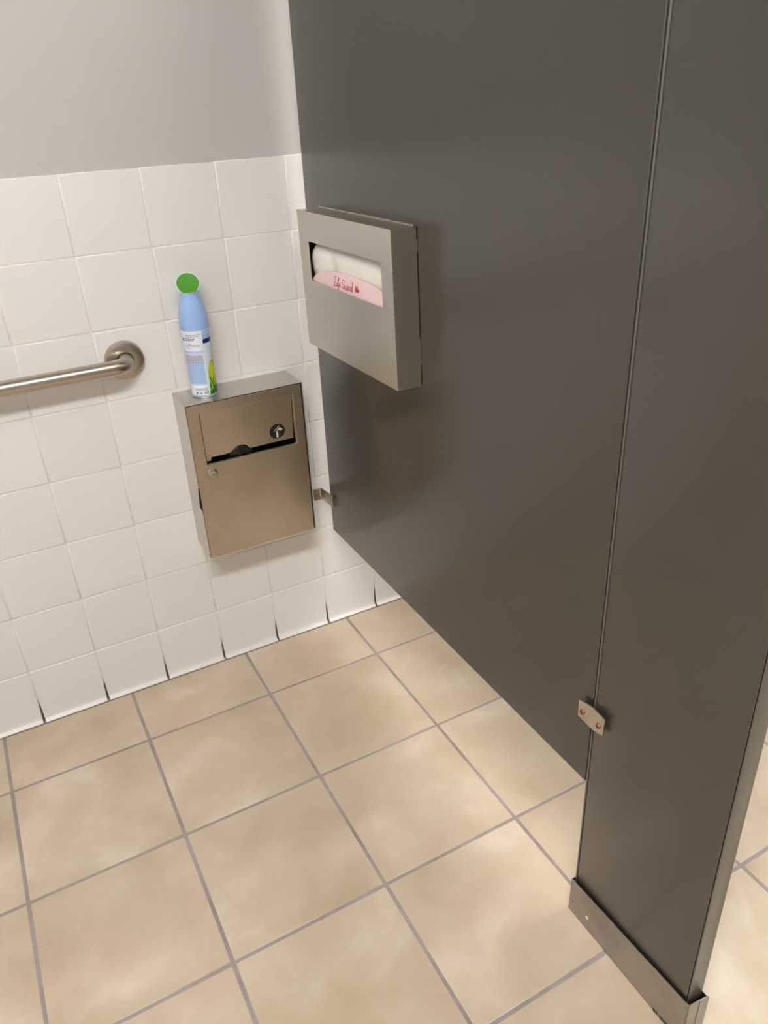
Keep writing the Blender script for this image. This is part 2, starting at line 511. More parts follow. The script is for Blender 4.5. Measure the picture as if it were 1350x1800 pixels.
# shoe: a bent sheet sleeve, top edge slightly askew, toe corner torn
shoe = thing('pilaster_shoe', 'scuffed grey steel shoe sleeve around the pilaster foot', 'pilaster shoe', (PANEL_X, 0, 0), (0, 0, YAW))
SY0, SY1 = -1.0215, -1.2872
SX0, SX1 = -0.0058, 0.0372
def ztop(x, y):
    s = (y - SY0) / (SY1 - SY0)
    return 0.082 + 0.019 * s - 0.012 * s * (x - SX0) / (SX1 - SX0)
bm = bmesh.new()
th = 0.0014
def sheet(pts, nrm, n=14, bottom=None):
    """one wall of the sleeve between two plan points, with a ragged top edge"""
    a, b = Vector(pts[0]), Vector(pts[1]); nrm = Vector(nrm)
    cols = []
    rr = random.Random(5)
    for k in range(n + 1):
        p = a.lerp(b, k / n)
        zt = ztop(p.x, p.y) + rr.uniform(-0.0006, 0.0006)
        zb = bottom(k / n) if bottom else 0.0
        q = p + nrm * th
        cols.append([bm.verts.new((p.x, p.y, zb)), bm.verts.new((p.x, p.y, zt)), bm.verts.new((q.x, q.y, zt)), bm.verts.new((q.x, q.y, zb))])
    for c, d in zip(cols, cols[1:]):
        for i in range(4):
            bm.faces.new((c[i], d[i], d[(i + 1) % 4], c[(i + 1) % 4]))
    bm.faces.new(cols[0]); bm.faces.new(cols[-1])
def torn(s):
    return 0.012 * max(0.0, 1 - abs(s - 0.93) / 0.12) if s > 0.8 else 0.0
sheet(((SX0, SY0), (SX0, SY1)), (1, 0), 26, torn)
sheet(((SX1 - th, SY0), (SX1 - th, SY1)), (1, 0), 16)
sheet(((SX0, SY0 - th), (SX1, SY0 - th)), (0, 1), 4)
sheet(((SX0, SY1), (SX1, SY1)), (0, 1), 6)
obj('sleeve', bm, M_SHOE, shoe)
bm = bmesh.new(); sheet(((SX0 + 0.024, SY1 - 0.0012), (SX1 + 0.0008, SY1 - 0.0012)), (0, 1), 4)
obj('lap_joint', bm, M_SHOE, shoe)
bm = lathe(bmesh.new(), [(0.0, -0.0008), (0.0026, -0.0008), (0.0033, 0.0), (0.0033, 0.0006)], 16, 'X', (SX0 - 0.0001, -1.0675, 0.0305))
obj('hole_plug', bm, M_WHITE_DOT, shoe, True)
bm = lathe(bmesh.new(), [(0.0, -0.0003), (0.0012, -0.0003), (0.0012, 0.0006)], 10, 'X', (SX0 - 0.0001, -1.030, 0.030))
obj('nail_hole', bm, M_BLACK, shoe)
# crumbled dark filler under the torn toe
bm = bmesh.new()
rr = random.Random(11)
for k in range(9):
    y = -1.232 - k * 0.005
    g = bmesh.ops.create_icosphere(bm, subdivisions=1, radius=rr.uniform(0.003, 0.0055))
    for v in g['verts']:
        v.co = v.co * rr.uniform(0.8, 1.15) + Vector((SX0 + 0.002 + rr.uniform(-0.0015, 0.001), y, 0.004))
o = obj('filler', bm, plain('dirty_filler', srgb(58, 50, 45), 0.8), shoe); o['kind'] = 'stuff'

# ------------------------------------------------------------------ joining plate over the seam
conn = thing('connector_plate', 'small pale steel joining plate with two coppery screws over the partition seam', 'bracket', (PANEL_X, -1.0290, 0.4712), (0, 0, YAW))
pts = [(0.0285, -0.0150), (0.0285, 0.0118), (0.0265, 0.0140), (0.012, 0.0182), (-0.001, 0.0205), (-0.014, 0.0205), (-0.0268, 0.0178),
       (-0.0285, 0.0158), (-0.0285, -0.0125), (-0.0265, -0.0148), (-0.012, -0.0198), (0.001, -0.0208), (0.013, -0.0196), (0.0265, -0.0168)]
bm = bmesh.new()
plate(bm, pts, [], lambda u, v, d: Vector((-0.0050 + d, u, v)), 0.0032)
bmesh.ops.bevel(bm, geom=[e for e in bm.edges if len(e.link_faces) == 2 and e.calc_face_angle(0) > 0.9], offset=0.0008, segments=2, affect='EDGES')
obj('plate', bm, M_CHROME, conn, True)
for yy, zz in ((0.0185, -0.0042), (-0.0172, -0.0036)):
    bm = lathe(bmesh.new(), [(0.0, -0.0030), (0.0022, -0.0028), (0.0042, -0.0018), (0.0050, 0.0), (0.0050, 0.002)], 20, 'X', (-0.0050, yy, zz))
    s = obj('screw', bm, M_RUST, conn, True)
    bm = bmesh.new()
    box(bm, (-0.00815, yy - 0.0024, zz - 0.0005), (-0.0074, yy + 0.0024, zz + 0.0005))
    box(bm, (-0.00815, yy - 0.0005, zz - 0.0024), (-0.0074, yy + 0.0005, zz + 0.0024))
    obj('screw_slot', bm, M_BLACK, s)

# ------------------------------------------------------------------ L bracket between wall and panel
br = thing('wall_bracket', 'small bent steel bracket fixing the partition to the tiled wall', 'bracket', (0.6281, 0, 0.394))
BZ = 0.0305
bm = bmesh.new()
# profile in plan: wall leg, bend, panel leg
prof = [(-0.0255, -0.0008), (-0.0090, -0.0008)]
cxr, cyr, R = -0.0090, -0.0088, 0.0080
for k in range(1, 9):
    a = math.radians(90 - 90 * k / 8)
    prof.append((cxr + R * math.cos(a), cyr + R * math.sin(a)))
prof.append((-0.0010, -0.0735))
inner = []
tk = 0.0028
prof_in = [(-0.0255, -0.0008 - tk), (-0.0090, -0.0008 - tk)]
for k in range(1, 9):
    a = math.radians(90 - 90 * k / 8)
    prof_in.append((cxr + (R - tk) * math.cos(a), cyr + (R - tk) * math.sin(a)))
prof_in.append((-0.0010 - tk, -0.0735))
rows = []
n = len(prof)
for k in range(n):
    s = 0.0 if k < 10 else 0.007
    z0, z1 = s * 0.6, BZ + s
    a, b = prof[k], prof_in[k]
    rows.append([bm.verts.new((a[0], a[1], z0)), bm.verts.new((a[0], a[1], z1)), bm.verts.new((b[0], b[1], z1)), bm.verts.new((b[0], b[1], z0))])
for c, d in zip(rows, rows[1:]):
    for i in range(4):
        bm.faces.new((c[i], d[i], d[(i + 1) % 4], c[(i + 1) % 4]))
bm.faces.new(rows[0]); bm.faces.new(rows[-1])
bmesh.ops.bevel(bm, geom=[e for e in bm.edges if len(e.link_faces) == 2 and e.calc_face_angle(0) > 1.0], offset=0.0006, segments=2, affect='EDGES')
obj('bent_plate', bm, M_DULL, br, True)
bm = lathe(bmesh.new(), [(0.0, -0.0026), (0.0024, -0.0024), (0.0042, -0.0012), (0.0048, 0.0)], 18, 'Y', (-0.0165, -0.0036, 0.0175))
obj('screw', bm, M_BRASS, br, True)
bm = lathe(bmesh.new(), [(0.0, -0.0020), (0.0022, -0.0018), (0.0036, -0.0008), (0.0040, 0.0)], 18, 'X', (-0.0038, -0.0625, 0.020))
obj('screw', bm, M_CHROME, br, True)

# ------------------------------------------------------------------ sanitary disposal box on the wall
BX0, BX1, BD, BZ0, BZ1 = 0.291, 0.562, 0.1005, 0.3705, 0.7545
W_, H_ = BX1 - BX0, BZ1 - BZ0
bx = thing('disposal_box', 'wall-mounted brushed steel sanitary disposal box with swing flap', 'disposal box', (BX0, 0, BZ0))
th = 0.0016
bm = bmesh.new()
box(bm, (0, -0.0022, 0), (W_, -0.0008, H_))                       # back
box(bm, (0, -BD, H_ - th), (W_, -0.0022, H_), 0.0004, 1)          # top
box(bm, (0, -BD, 0), (W_, -0.0022, th), 0.0004, 1)                # bottom
box(bm, (W_ - th, -BD, th), (W_, -0.0022, H_ - th), 0.0003, 1)    # right side
nz0, nz1 = 0.5005 - BZ0, 0.5595 - BZ0
side = [(-0.0022, th), (-0.0022, H_ - th), (-BD, H_ - th), (-BD, nz1), (-BD + 0.006, nz1 - 0.005), (-BD + 0.0185, nz0 + 0.010), (-BD + 0.0195, nz0), (-BD, nz0), (-BD, th)]
plate(bm, side, [], lambda u, v, d: Vector((d, u, v)), th)        # left side with the finger notch
obj('case', bm, M_STEEL_SHELL, bx)
obj('interior_shade', newbox((th + 0.003, -BD + 0.024, th + 0.002), (W_ - th - 0.003, -0.004, 0.190)), M_BLACK, bx)  # black blocks standing in for the shade inside the case
obj('interior_shade', newbox((th + 0.003, -BD + 0.040, 0.1905), (W_ - th - 0.003, -0.004, H_ - th - 0.002)), M_BLACK, bx)
# door, inset flush with a thin dark gap round it
g = 0.0018
dx0, dx1, dz0, dz1 = th + g * 0.6, W_ - th - g * 1.7, 0.0004, H_ - th - g * 1.2
hx0, hx1, hz0, hz1 = 0.0278, W_ - 0.0247, 0.6070 - BZ0, 0.7308 - BZ0
bm = bmesh.new()
plate(bm, [(dx0, dz0), (dx1, dz0), (dx1, dz1), (dx0, dz1)], [rrect(hx0, hx1, hz0, hz1, (0.006, 0.007, 0.003, 0.003))],
      lambda u, v, d: Vector((u, -BD + 0.0002 + d, v)), 0.0016)
# rolled return flange round the opening
rim = rrect(hx0, hx1, hz0, hz1, (0.006, 0.007, 0.003, 0.003))
rimm = rrect(hx0 + 0.0010, hx1 - 0.0010, hz0 + 0.0010, hz1 - 0.0010, (0.005, 0.006, 0.002, 0.002))
rim2 = rrect(hx0 + 0.0024, hx1 - 0.0024, hz0 + 0.0024, hz1 - 0.0024, (0.0036, 0.0046, 0.002, 0.002))
va = [bm.verts.new((u, -BD + 0.0002, v)) for u, v in rim]
vm = [bm.verts.new((u, -BD + 0.0006, v)) for u, v in rimm]
vb = [bm.verts.new((u, -BD + 0.0030, v)) for u, v in rim2]
vc = [bm.verts.new((u, -BD + 0.0085, v)) for u, v in rim2]
for a, b in ((va, vm), (vm, vb), (vb, vc)):
    for k in range(len(a)):
        bm.faces.new((a[k], a[(k + 1) % len(a)], b[(k + 1) % len(b)], b[k]))
door = obj('door', bm, M_STEEL_BOX, bx)
# return edges of the steel door, near-black to paint shade into the gap
bm = bmesh.new()
for lo, hi in (((dx0, -BD + 0.0018, dz1 - 0.0014), (dx1, -BD + 0.014, dz1)), ((dx0, -BD + 0.0018, dz0), (dx0 + 0.0014, -BD + 0.014, dz1 - 0.0014)),
               ((dx1 - 0.0014, -BD + 0.0018, dz0), (dx1, -BD + 0.014, dz1 - 0.0014))):
    box(bm, lo, hi)
obj('door_return_shade', bm, M_CORE_GAP, door)
obj('door_lip_glint', sweep(bmesh.new(), [(dx0, -BD + 0.0008, dz1), ((dx0 + dx1) / 2, -BD + 0.0008, dz1), (dx1, -BD + 0.0008, dz1)], 0.0009, 10), M_CHROME, door, True)  # rolled top edge in brighter chrome, a painted highlight
# swing flap, top at the door plane, bottom pushed in
FT = Vector((0, -BD + 0.0050, hz1 - 0.0026)); FB = Vector((0, -BD + 0.0150, hz0 + 0.0120))
def flap(u, v, d):
    s = (v - FB.z) / (FT.z - FB.z)
    return Vector((u, FB.y + (FT.y - FB.y) * s + d, v))
bm = bmesh.new()
fl = [(hx0 + 0.0028, FB.z), (hx0 + 0.060, FB.z), (hx0 + 0.082, FB.z + 0.0125), (hx0 + 0.088, FB.z + 0.0140), (hx0 + 0.098, FB.z + 0.011), (hx0 + 0.108, FB.z), (hx1 - 0.0034, FB.z), (hx1 - 0.0034, FT.z), (hx0 + 0.0028, FT.z)]
plate(bm, fl, [], flap, 0.0012)
fo = obj('flap', bm, M_STEEL_BOX, bx)
bm = bmesh.new()
plate(bm, rrect(hx0 + 0.002, hx0 + 0.0145, FB.z - 0.0075, FB.z + 0.0055, (0.001, 0.001, 0.004, 0.004)), [], lambda u, v, d: flap(u, v, d) + Vector((0, -0.0022, 0)), 0.0016)
obj('stop_tab', bm, M_STEEL_BOX, fo)
# round decal: hand dropping a packet
def on_flap(u, v, lift):
    return flap(u, v, 0) + Vector((0, -lift, 0))
dc = Vector((0.4935 - BX0 + 0.0012, 0.6470 - BZ0 - 0.002)); dr = 0.0188
bm = bmesh.new()
ring = [bm.verts.new(on_flap(dc.x + dr * math.cos(2 * math.pi * k / 40), dc.y + dr * math.sin(2 * math.pi * k / 40), 0.0003)) for k in range(40)]
bm.faces.new(ring)
dec = obj('decal', bm, M_DECAL, fo, label='round black decal with a hand dropping a packet')
def picto(name, polys, mat):
    bm = bmesh.new()
    for poly in polys:
        bm.faces.new([bm.verts.new(on_flap(dc.x + dr * a, dc.y + dr * b, 0.0006)) for a, b in poly])
    obj(name, bm, mat, dec)
picto('pictogram', [
    [(-0.16, -0.82), (0.10, -0.86), (0.10, 0.00), (-0.16, 0.04)],                       # packet
    [(-0.52, 0.05), (-0.46, 0.02), (0.30, 0.70), (0.26, 0.78)],                          # chute edge
    [(-0.12, 0.12), (0.16, 0.42), (0.34, 0.50), (0.70, 0.22), (0.62, 0.06), (0.30, 0.00), (0.22, 0.16), (0.06, 0.14), (0.02, 0.02)],   # hand
], M_WHITE_INK)
picto('pictogram_line', [[(0.26, -0.80), (0.32, -0.82), (0.40, -0.10), (0.34, -0.08)]], M_GREY_INK)
# lock
lx, lz = 0.3278 - BX0, 0.5858 - BZ0
bm = lathe(bmesh.new(), [(0.0, -0.0040), (0.0066, -0.0040), (0.0070, -0.0030), (0.0074, -0.0050), (0.0092, -0.0050), (0.0112, -0.0030), (0.0120, 0.0)], 30, 'Y', (lx, -BD + 0.0002, lz))
lk = obj('lock', bm, plain('satin_chrome', srgb(196, 190, 182), 0.2, 1.0), door, True, 'round chrome cam lock')
bm = newbox((lx - 0.0008, -BD - 0.0044, lz - 0.0022), (lx + 0.0046, -BD - 0.0037, lz - 0.0006))
box(bm, (lx - 0.0012, -BD - 0.0044, lz - 0.0028), (lx + 0.0006, -BD - 0.0037, lz + 0.0004))
obj('keyway', bm, M_BLACK, lk)

# liner bag poking out under the flap
lb = bmesh.new()
lx0 = hx0 + 0.052
pro = [(0, -0.004), (0.008, 0.004), (0.020, 0.0135), (0.027, 0.0175), (0.034, 0.0180), (0.041, 0.0165), (0.048, 0.011), (0.058, 0.004), (0.064, -0.004)]
fr = []
for k, (u, v) in enumerate(pro):
    dep = 0.0015 * math.sin(k * 1.7)
    zz = FB.z - 0.006 + v
    y_f = flap(lx0 + u, max(zz, FB.z), 0).y - 0.0022 + dep * 0.4
    fr.append((lb.verts.new((lx0 + u, y_f, zz)), lb.verts.new((lx0 + u + 0.004, y_f + 0.0006, FB.z - 0.011)), lb.verts.new((lx0 + u, y_f + 0.0012, zz + 0.0004)), lb.verts.new((lx0 + u + 0.004, y_f + 0.0018, FB.z - 0.011))))
for a, b in zip(fr, fr[1:]):
    lb.faces.new((a[0], b[0], b[1], a[1])); lb.faces.new((a[2], a[3], b[3], b[2])); lb.faces.new((a[0], a[2], b[2], b[0])); lb.faces.new((a[1], b[1], b[3], a[3]))
lb.faces.new((fr[0][0], fr[0][1], fr[0][3], fr[0][2])); lb.faces.new((fr[-1][0], fr[-1][2], fr[-1][3], fr[-1][1]))
bmesh.ops.translate(lb, verts=lb.verts[:], vec=(BX0, 0, BZ0))
tag(obj('bin_liner', lb, M_LINER), 'black plastic liner fold poking out under the steel flap', 'bin liner')

# ------------------------------------------------------------------ grab bar
gb = thing('grab_bar', 'satin steel grab bar with round flange on the tiled wall', 'grab bar', (0.205, 0, 0.8485))
BR, BY = 0.0159, -0.0560
END = -1.055                                 # other flange, out of the picture
path = []
RB = 0.034
def bend(x, sgn):
    pts = []
    for k in range(0, 11):
        a = math.radians(90 * k / 10)
        pts.append((x - sgn * RB + sgn * RB * math.cos(a), BY + RB - RB * math.sin(a), 0.0015))
    return pts
path = [(0, -0.0125, 0.0015)] + bend(0, 1) + [(-0.3, BY, 0.0015), (-0.6, BY, 0.0015), (END + 0.1, BY, 0.0015)] + bend(END, -1)[::-1] + [(END, -0.0125, 0.0015)]
obj('rail', sweep(bmesh.new(), path, BR, 28), M_BAR, gb, True)
for x in (0, END):
    bm = lathe(bmesh.new(), [(0.0162, -0.0138), (0.0180, -0.0142), (0.0330, -0.0135), (0.0385, -0.0115), (0.0408, -0.0075), (0.0412, -0.0012), (0.0398, -0.0008)], 48, 'Y', (x, 0, 0))
    obj('flange', bm, M_BAR, gb, True)
    bm = lathe(bmesh.new(), [(0.0156, -0.0142), (0.0178, -0.0148), (0.0182, -0.0138)], 32, 'Y', (x, 0, 0.0006))
    obj('flange_joint', bm, M_CORE_GAP, gb, True)

# ------------------------------------------------------------------ seat cover dispenser on the panel
DW, DH, DD = 0.3965, 0.2765, 0.0500
disp = thing('seat_cover_dispenser', 'brushed steel seat cover dispenser mounted on the charcoal partition', 'dispenser', (0.6283, -0.1275, 0.8493), (-0.0205, 0, YAW))
# local: x = -DD at the front, 0 at the panel; y runs 0 .. -DW; z 0 .. DH
th = 0.0012
wx0, wx1, wz0, wz1 = 0.0455, 0.3565, 0.1415, 0.2195
bm = bmesh.new()
plate(bm, [(0, 0), (DW, 0), (DW, DH), (0, DH)], [rrect(wx0, wx1, wz0, wz1, (0.006, 0.003, 0.003, 0.003), 4)], lambda u, v, d: Vector((-DD + d, -u, v)), th)
box(bm, (-DD + th, -DW, DH - th), (-0.0012, 0, DH), 0.0003, 1)
box(bm, (-DD + th, -DW, 0), (-0.0012, 0, th), 0.0003, 1)
box(bm, (-DD + th, -th, th), (-0.0012, 0, DH - th), 0.0003, 1)
box(bm, (-DD + th, -DW, th), (-0.0012, -DW + th, DH - th), 0.0003, 1)
obj('cover', bm, M_STEEL_DISP, disp)
bm = newbox((-0.0011, -DW + 0.010, 0.004), (0.0, -0.002, DH + 0.0022))
obj('back_plate', bm, M_CHROME, disp)
obj('interior_shade', newbox((-0.0080, -DW + 0.006, 0.004), (-0.0012, -0.006, DH - 0.004)), M_BLACK, disp)  # black slab painting the shade behind the window
for z0, z1 in ((0.236, 0.256), (0.034, 0.090)):
    obj('mounting_tab', newbox((-0.0012, -DW - 0.0006, z0), (-0.0001, -DW + 0.004, z1)), M_CHROME, disp)

# the pack of paper seat covers inside
pk = thing('seat_cover_pack', 'pack of white paper seat covers behind a pink printed card', 'paper pack', (0.6283, -0.1275, 0.8493), (-0.0205, 0, YAW))
bm = bmesh.new()
plate(bm, rrect(0.026, 0.374, 0.030, 0.252, 0.004, 3), [], lambda u, v, d: Vector((-0.0135 + d, -u, v)), 0.0012)
obj('back_card', bm, M_PINK, pk)
def grid_sheet(bm, nu, nv, f, thick):
    rows = [[bm.verts.new(f(i / nu, j / nv)) for j in range(nv + 1)] for i in range(nu + 1)]
    back = [[bm.verts.new(f(i / nu, j / nv) + Vector((thick, 0, 0))) for j in range(nv + 1)] for i in range(nu + 1)]
    for i in range(nu):
        for j in range(nv):
            bm.faces.new((rows[i][j], rows[i + 1][j], rows[i + 1][j + 1], rows[i][j + 1]))
            bm.faces.new((back[i][j], back[i][j + 1], back[i + 1][j + 1], back[i + 1][j]))
    for i in range(nu):
        bm.faces.new((rows[i][0], back[i][0], back[i + 1][0], rows[i + 1][0])); bm.faces.new((rows[i][nv], rows[i + 1][nv], back[i + 1][nv], back[i][nv]))
    for j in range(nv):
        bm.faces.new((rows[0][j], rows[0][j + 1], back[0][j + 1], back[0][j])); bm.faces.new((rows[nu][j], back[nu][j], back[nu][j + 1], rows[nu][j + 1]))
def paper(s, t):
    # s across (0 wall side), t up; rounded upper corners, bulging fold
    u = 0.033 + s * 0.322
    zt = 0.2225 - 0.034 * max(0, abs(s - 0.47) / 0.53 - 0.70) ** 2 / 0.09
    zb = 0.120
    v = zb + (zt - zb) * t
    bul = math.cos((t - 0.70) * (1.75 if t < 0.70 else 4.4))
    if t < 0.70: bul = max(bul, 0.25)
    crease = 0.0035 * math.exp(-((s - 0.30 - 0.12 * (1 - t)) / 0.05) ** 2) - 0.0025 * math.exp(-((s - 0.15) / 0.10) ** 2)
    x = -0.023 - 0.022 * bul * (1 - 0.35 * (2 * s - 0.9) ** 4) + crease + 0.006 * (1 - t) * 0
    return Vector((min(x, -0.0155), -u, v))
bm = bmesh.new(); grid_sheet(bm, 40, 20, paper, 0.0012)
obj('paper_fold', bm, M_PAPER, pk, 'all')
def arc(u):
    # top of the front card, measured along the card
    s = (u - 0.047) / 0.311
    return 0.1455 + 0.0315 * math.sin(math.pi * (min(max(s, 0), 1) ** 0.80) * 0.80) ** 0.75
bm = bmesh.new()
outl = [(0.356, 0.030), (0.047, 0.030), (0.047, 0.1440)] + [(0.0475 + 0.3085 * k / 30, arc(0.0475 + 0.3085 * k / 30)) for k in range(31)]
plate(bm, outl[::-1], [], lambda u, v, d: Vector((-DD + 0.0040 + d, -u, v)), 0.0009)
fc = obj('front_card', bm, M_PINK, pk, label='pink card printed with red script lettering')
def ribbon(bm, pts, wd, f):
    pts = [Vector(p) for p in pts]
    L = []
    for i, p in enumerate(pts):
        t = (pts[min(i + 1, len(pts) - 1)] - pts[max(i - 1, 0)])
        t = t.normalized() if t.length > 1e-9 else Vector((1, 0))
        nrm = Vector((-t.y, t.x)) * wd / 2
        L.append((bm.verts.new(f(p + nrm)), bm.verts.new(f(p - nrm))))
    for a, b in zip(L, L[1:]):
        bm.faces.new((a[0], b[0], b[1], a[1]))
def smoothpts(pts, n=5):
    out = []
    P = [Vector(p) for p in pts]
    for i in range(len(P) - 1):
        p0, p1, p2, p3 = P[max(i - 1, 0)], P[i], P[i + 1], P[min(i + 2, len(P) - 1)]
        for k in range(n):
            t = k / n
            out.append(0.5 * ((2 * p1) + (p2 - p0) * t + (2 * p0 - 5 * p1 + 4 * p2 - p3) * t * t + (3 * p1 - p0 - 3 * p2 + p3) * t ** 3))
    out.append(P[-1])
    return out
GLY = {  # script strokes in units of the small-letter height
    'L': (1.1, [[(0.9, 2.0), (0.7, 2.25), (0.45, 2.0), (0.4, 1.0), (0.2, 0.0), (0.0, -0.1), (0.05, 0.15), (0.5, 0.0), (1.1, 0.1)]]),
    'i': (0.55, [[(0.0, 0.1), (0.25, 0.95), (0.2, 0.1), (0.5, 0.15)], [(0.3, 1.35), (0.36, 1.5)]]),
    'f': (0.7, [[(0.0, 0.1), (0.5, 1.6), (0.55, 2.1), (0.35, 2.0), (0.25, 0.5), (0.15, -0.8), (0.35, -0.7), (0.4, 0.2), (0.7, 0.3)]]),
    'e': (0.75, [[(0.0, 0.3), (0.4, 0.6), (0.4, 0.95), (0.15, 0.8), (0.15, 0.15), (0.4, 0.0), (0.75, 0.3)]]),
    ' ': (0.6, []),
    'G': (1.3, [[(1.1, 1.7), (0.8, 2.1), (0.3, 1.7), (0.05, 0.7), (0.3, 0.0), (0.8, 0.3), (1.0, 1.0), (0.65, 0.95)], [(1.0, 1.0), (0.95, 0.2), (1.3, 0.2)]]),
    'u': (0.95, [[(0.0, 0.9), (0.05, 0.1), (0.4, 0.05), (0.6, 0.9), (0.62, 0.1), (0.95, 0.2)]]),
    'a': (0.95, [[(0.6, 0.85), (0.2, 0.9), (0.05, 0.3), (0.3, 0.0), (0.6, 0.85), (0.62, 0.1), (0.95, 0.2)]]),
    'r': (0.75, [[(0.0, 0.2), (0.15, 1.0), (0.45, 0.85), (0.45, 0.1), (0.75, 0.2)]]),
    'd': (0.9, [[(0.55, 0.8), (0.2, 0.85), (0.05, 0.3), (0.3, 0.0), (0.6, 0.8), (0.8, 2.2), (0.65, 0.1), (0.9, 0.1)]]),
}
bm = bmesh.new()
LH = 0.0083; cu = 0.1475
fx = lambda p: Vector((-DD + 0.0037, -p.x, p.y))
for ch in 'Life Guard':
    adv, strokes = GLY[ch]
    for st in strokes:
        ribbon(bm, smoothpts([(cu + (x + 0.18 * y) * LH * 1.16, 0.1475 + y * LH) for x, y in st]), 0.0017, fx)
    cu += adv * LH * 1.16
obj('lettering', bm, M_RED, fc)
bm = bmesh.new()
leaf0 = (cu + 0.019, 0.1500)
for a0, ln in ((160, 0.012), (118, 0.016), (75, 0.014), (30, 0.012)):
    a = math.radians(a0)
    d = Vector((math.cos(a), math.sin(a))); nn = Vector((-d.y, d.x)); c = Vector(leaf0)
    poly = [c, c + d * ln * 0.5 + nn * 0.0028, c + d * ln, c + d * ln * 0.5 - nn * 0.0028]
    bm.faces.new([bm.verts.new(fx(p)) for p in poly])
obj('leaf_mark', bm, M_RED, fc)

# ------------------------------------------------------------------ air freshener can on the box
CXY = (0.3530, -0.0470)
FRONT = math.degrees(math.atan2(-1.6985 - CXY[1], -0.0537 - CXY[0]))
can = thing('air_freshener_can', 'light blue aerosol air freshener can with green cap on the steel box', 'spray can', (CXY[0], CXY[1], BZ1), (0, 0, math.radians(FRONT)))
# local +x faces the lettered back label
CPROF = [(0.0262, 0.0), (0.0276, 0.0022), (0.0279, 0.005), (0.0279, 0.060), (0.0281, 0.095), (0.0287, 0.120), (0.0296, 0.140), (0.0299, 0.1495)]
def crad(z):
    for (r0, z0), (r1, z1) in zip(CPROF, CPROF[1:]):
        if z <= z1: return r0 + (r1 - r0) * (z - z0) / (z1 - z0)
    return CPROF[-1][0]
M_CANBASE = plain('pale_can_print', srgb(214, 224, 240), 0.25, 0.0, 0.3)
M_RIM = plain('tin_rim', srgb(190, 200, 196), 0.3, 0.8)
M_BLUE = plain('light_blue_plastic', srgb(150, 184, 234), 0.24, 0.0, 0.3)
M_GREEN = plain('green_plastic', srgb(66, 142, 8), 0.5, spec=0.25)
M_CLEAR = plain('pale_green_plastic', srgb(196, 224, 206), 0.3)
bm = lathe(bmesh.new(), [(0.0, 0.0005)] + CPROF + [(0.0288, 0.1500)], 56)
obj('can_body', bm, M_CANBASE, can, True)
bm = lathe(bmesh.new(), [(0.0258, 0.0), (0.0284, 0.0004), (0.0288, 0.0022), (0.0284, 0.0042), (0.0276, 0.0046)], 48)
obj('bottom_rim', bm, M_RIM, can, True)
bm = lathe(bmesh.new(), [(0.0286, 0.1482), (0.0303, 0.1486), (0.0306, 0.158), (0.0305, 0.168), (0.0298, 0.177), (0.0281, 0.187), (0.0256, 0.197), (0.0226, 0.2065), (0.0200, 0.2145), (0.0188, 0.2205), (0.0184, 0.2260), (0.0, 0.2262)], 56)
obj('shoulder', bm, M_BLUE, can, True)
# slanted oval cap: pale collar and green face
def cap_ring(r, h):
    """ring that starts round at the neck and turns into the tilted oval (h 0..1)"""
    vs = []
    tilt = math.radians(62) * h
    for k in range(44):
        a = 2 * math.pi * k / 44
        base = Vector((0.0184 * math.cos(a), 0.0184 * math.sin(a), 0.222))
        fl = Vector((0, r * math.sin(a), 0)) + Vector((-math.sin(tilt), 0, 0)) * 0 
        e = Vector((math.cos(a) * r * 0.93 * math.cos(tilt), math.sin(a) * r, -math.cos(a) * r * 0.93 * math.sin(tilt)))
        tip = Vector((0.0075, 0, 0.2430)) + e
        vs.append(base.lerp(tip, h))
    return vs
bm = bmesh.new()
R0 = [bm.verts.new(v) for v in cap_ring(0.0235, 0.0)]
seq = [R0]
for h, r in ((0.35, 0.0215), (0.7, 0.0232), (0.92, 0.0240), (1.0, 0.0240)):
    seq.append([bm.verts.new(v) for v in cap_ring(r, h)])
seq.append([bm.verts.new(v) for v in cap_ring(0.0226, 1.0)])
for a, b in zip(seq, seq[1:]):
    for k in range(44):
        bm.faces.new((a[k], a[(k + 1) % 44], b[(k + 1) % 44], b[k]))
bm.faces.new(seq[-1])
obj('cap_collar', bm, M_CLEAR, can, True)
bm = bmesh.new()
tl = math.radians(62)
nv = Vector((math.sin(tl), 0, math.cos(tl)))
ra = [bm.verts.new(v + nv * 0.0001) for v in cap_ring(0.0228, 1.0)]
rb = [bm.verts.new(v + nv * 0.0016) for v in cap_ring(0.0222, 1.0)]
rc = [bm.verts.new(v + nv * 0.0008) for v in cap_ring(0.0150, 1.0)]
ce = bm.verts.new(sum((v.co for v in rc), Vector()) / 44 - nv * 0.0006)
for a, b in ((ra, rb), (rb, rc)):
    for k in range(44):
        bm.faces.new((a[k], a[(k + 1) % 44], b[(k + 1) % 44], b[k]))
for k in range(44):
    bm.faces.new((rc[k], rc[(k + 1) % 44], ce))
obj('cap_face', bm, M_GREEN, can, True, 'tilted oval green cap face')

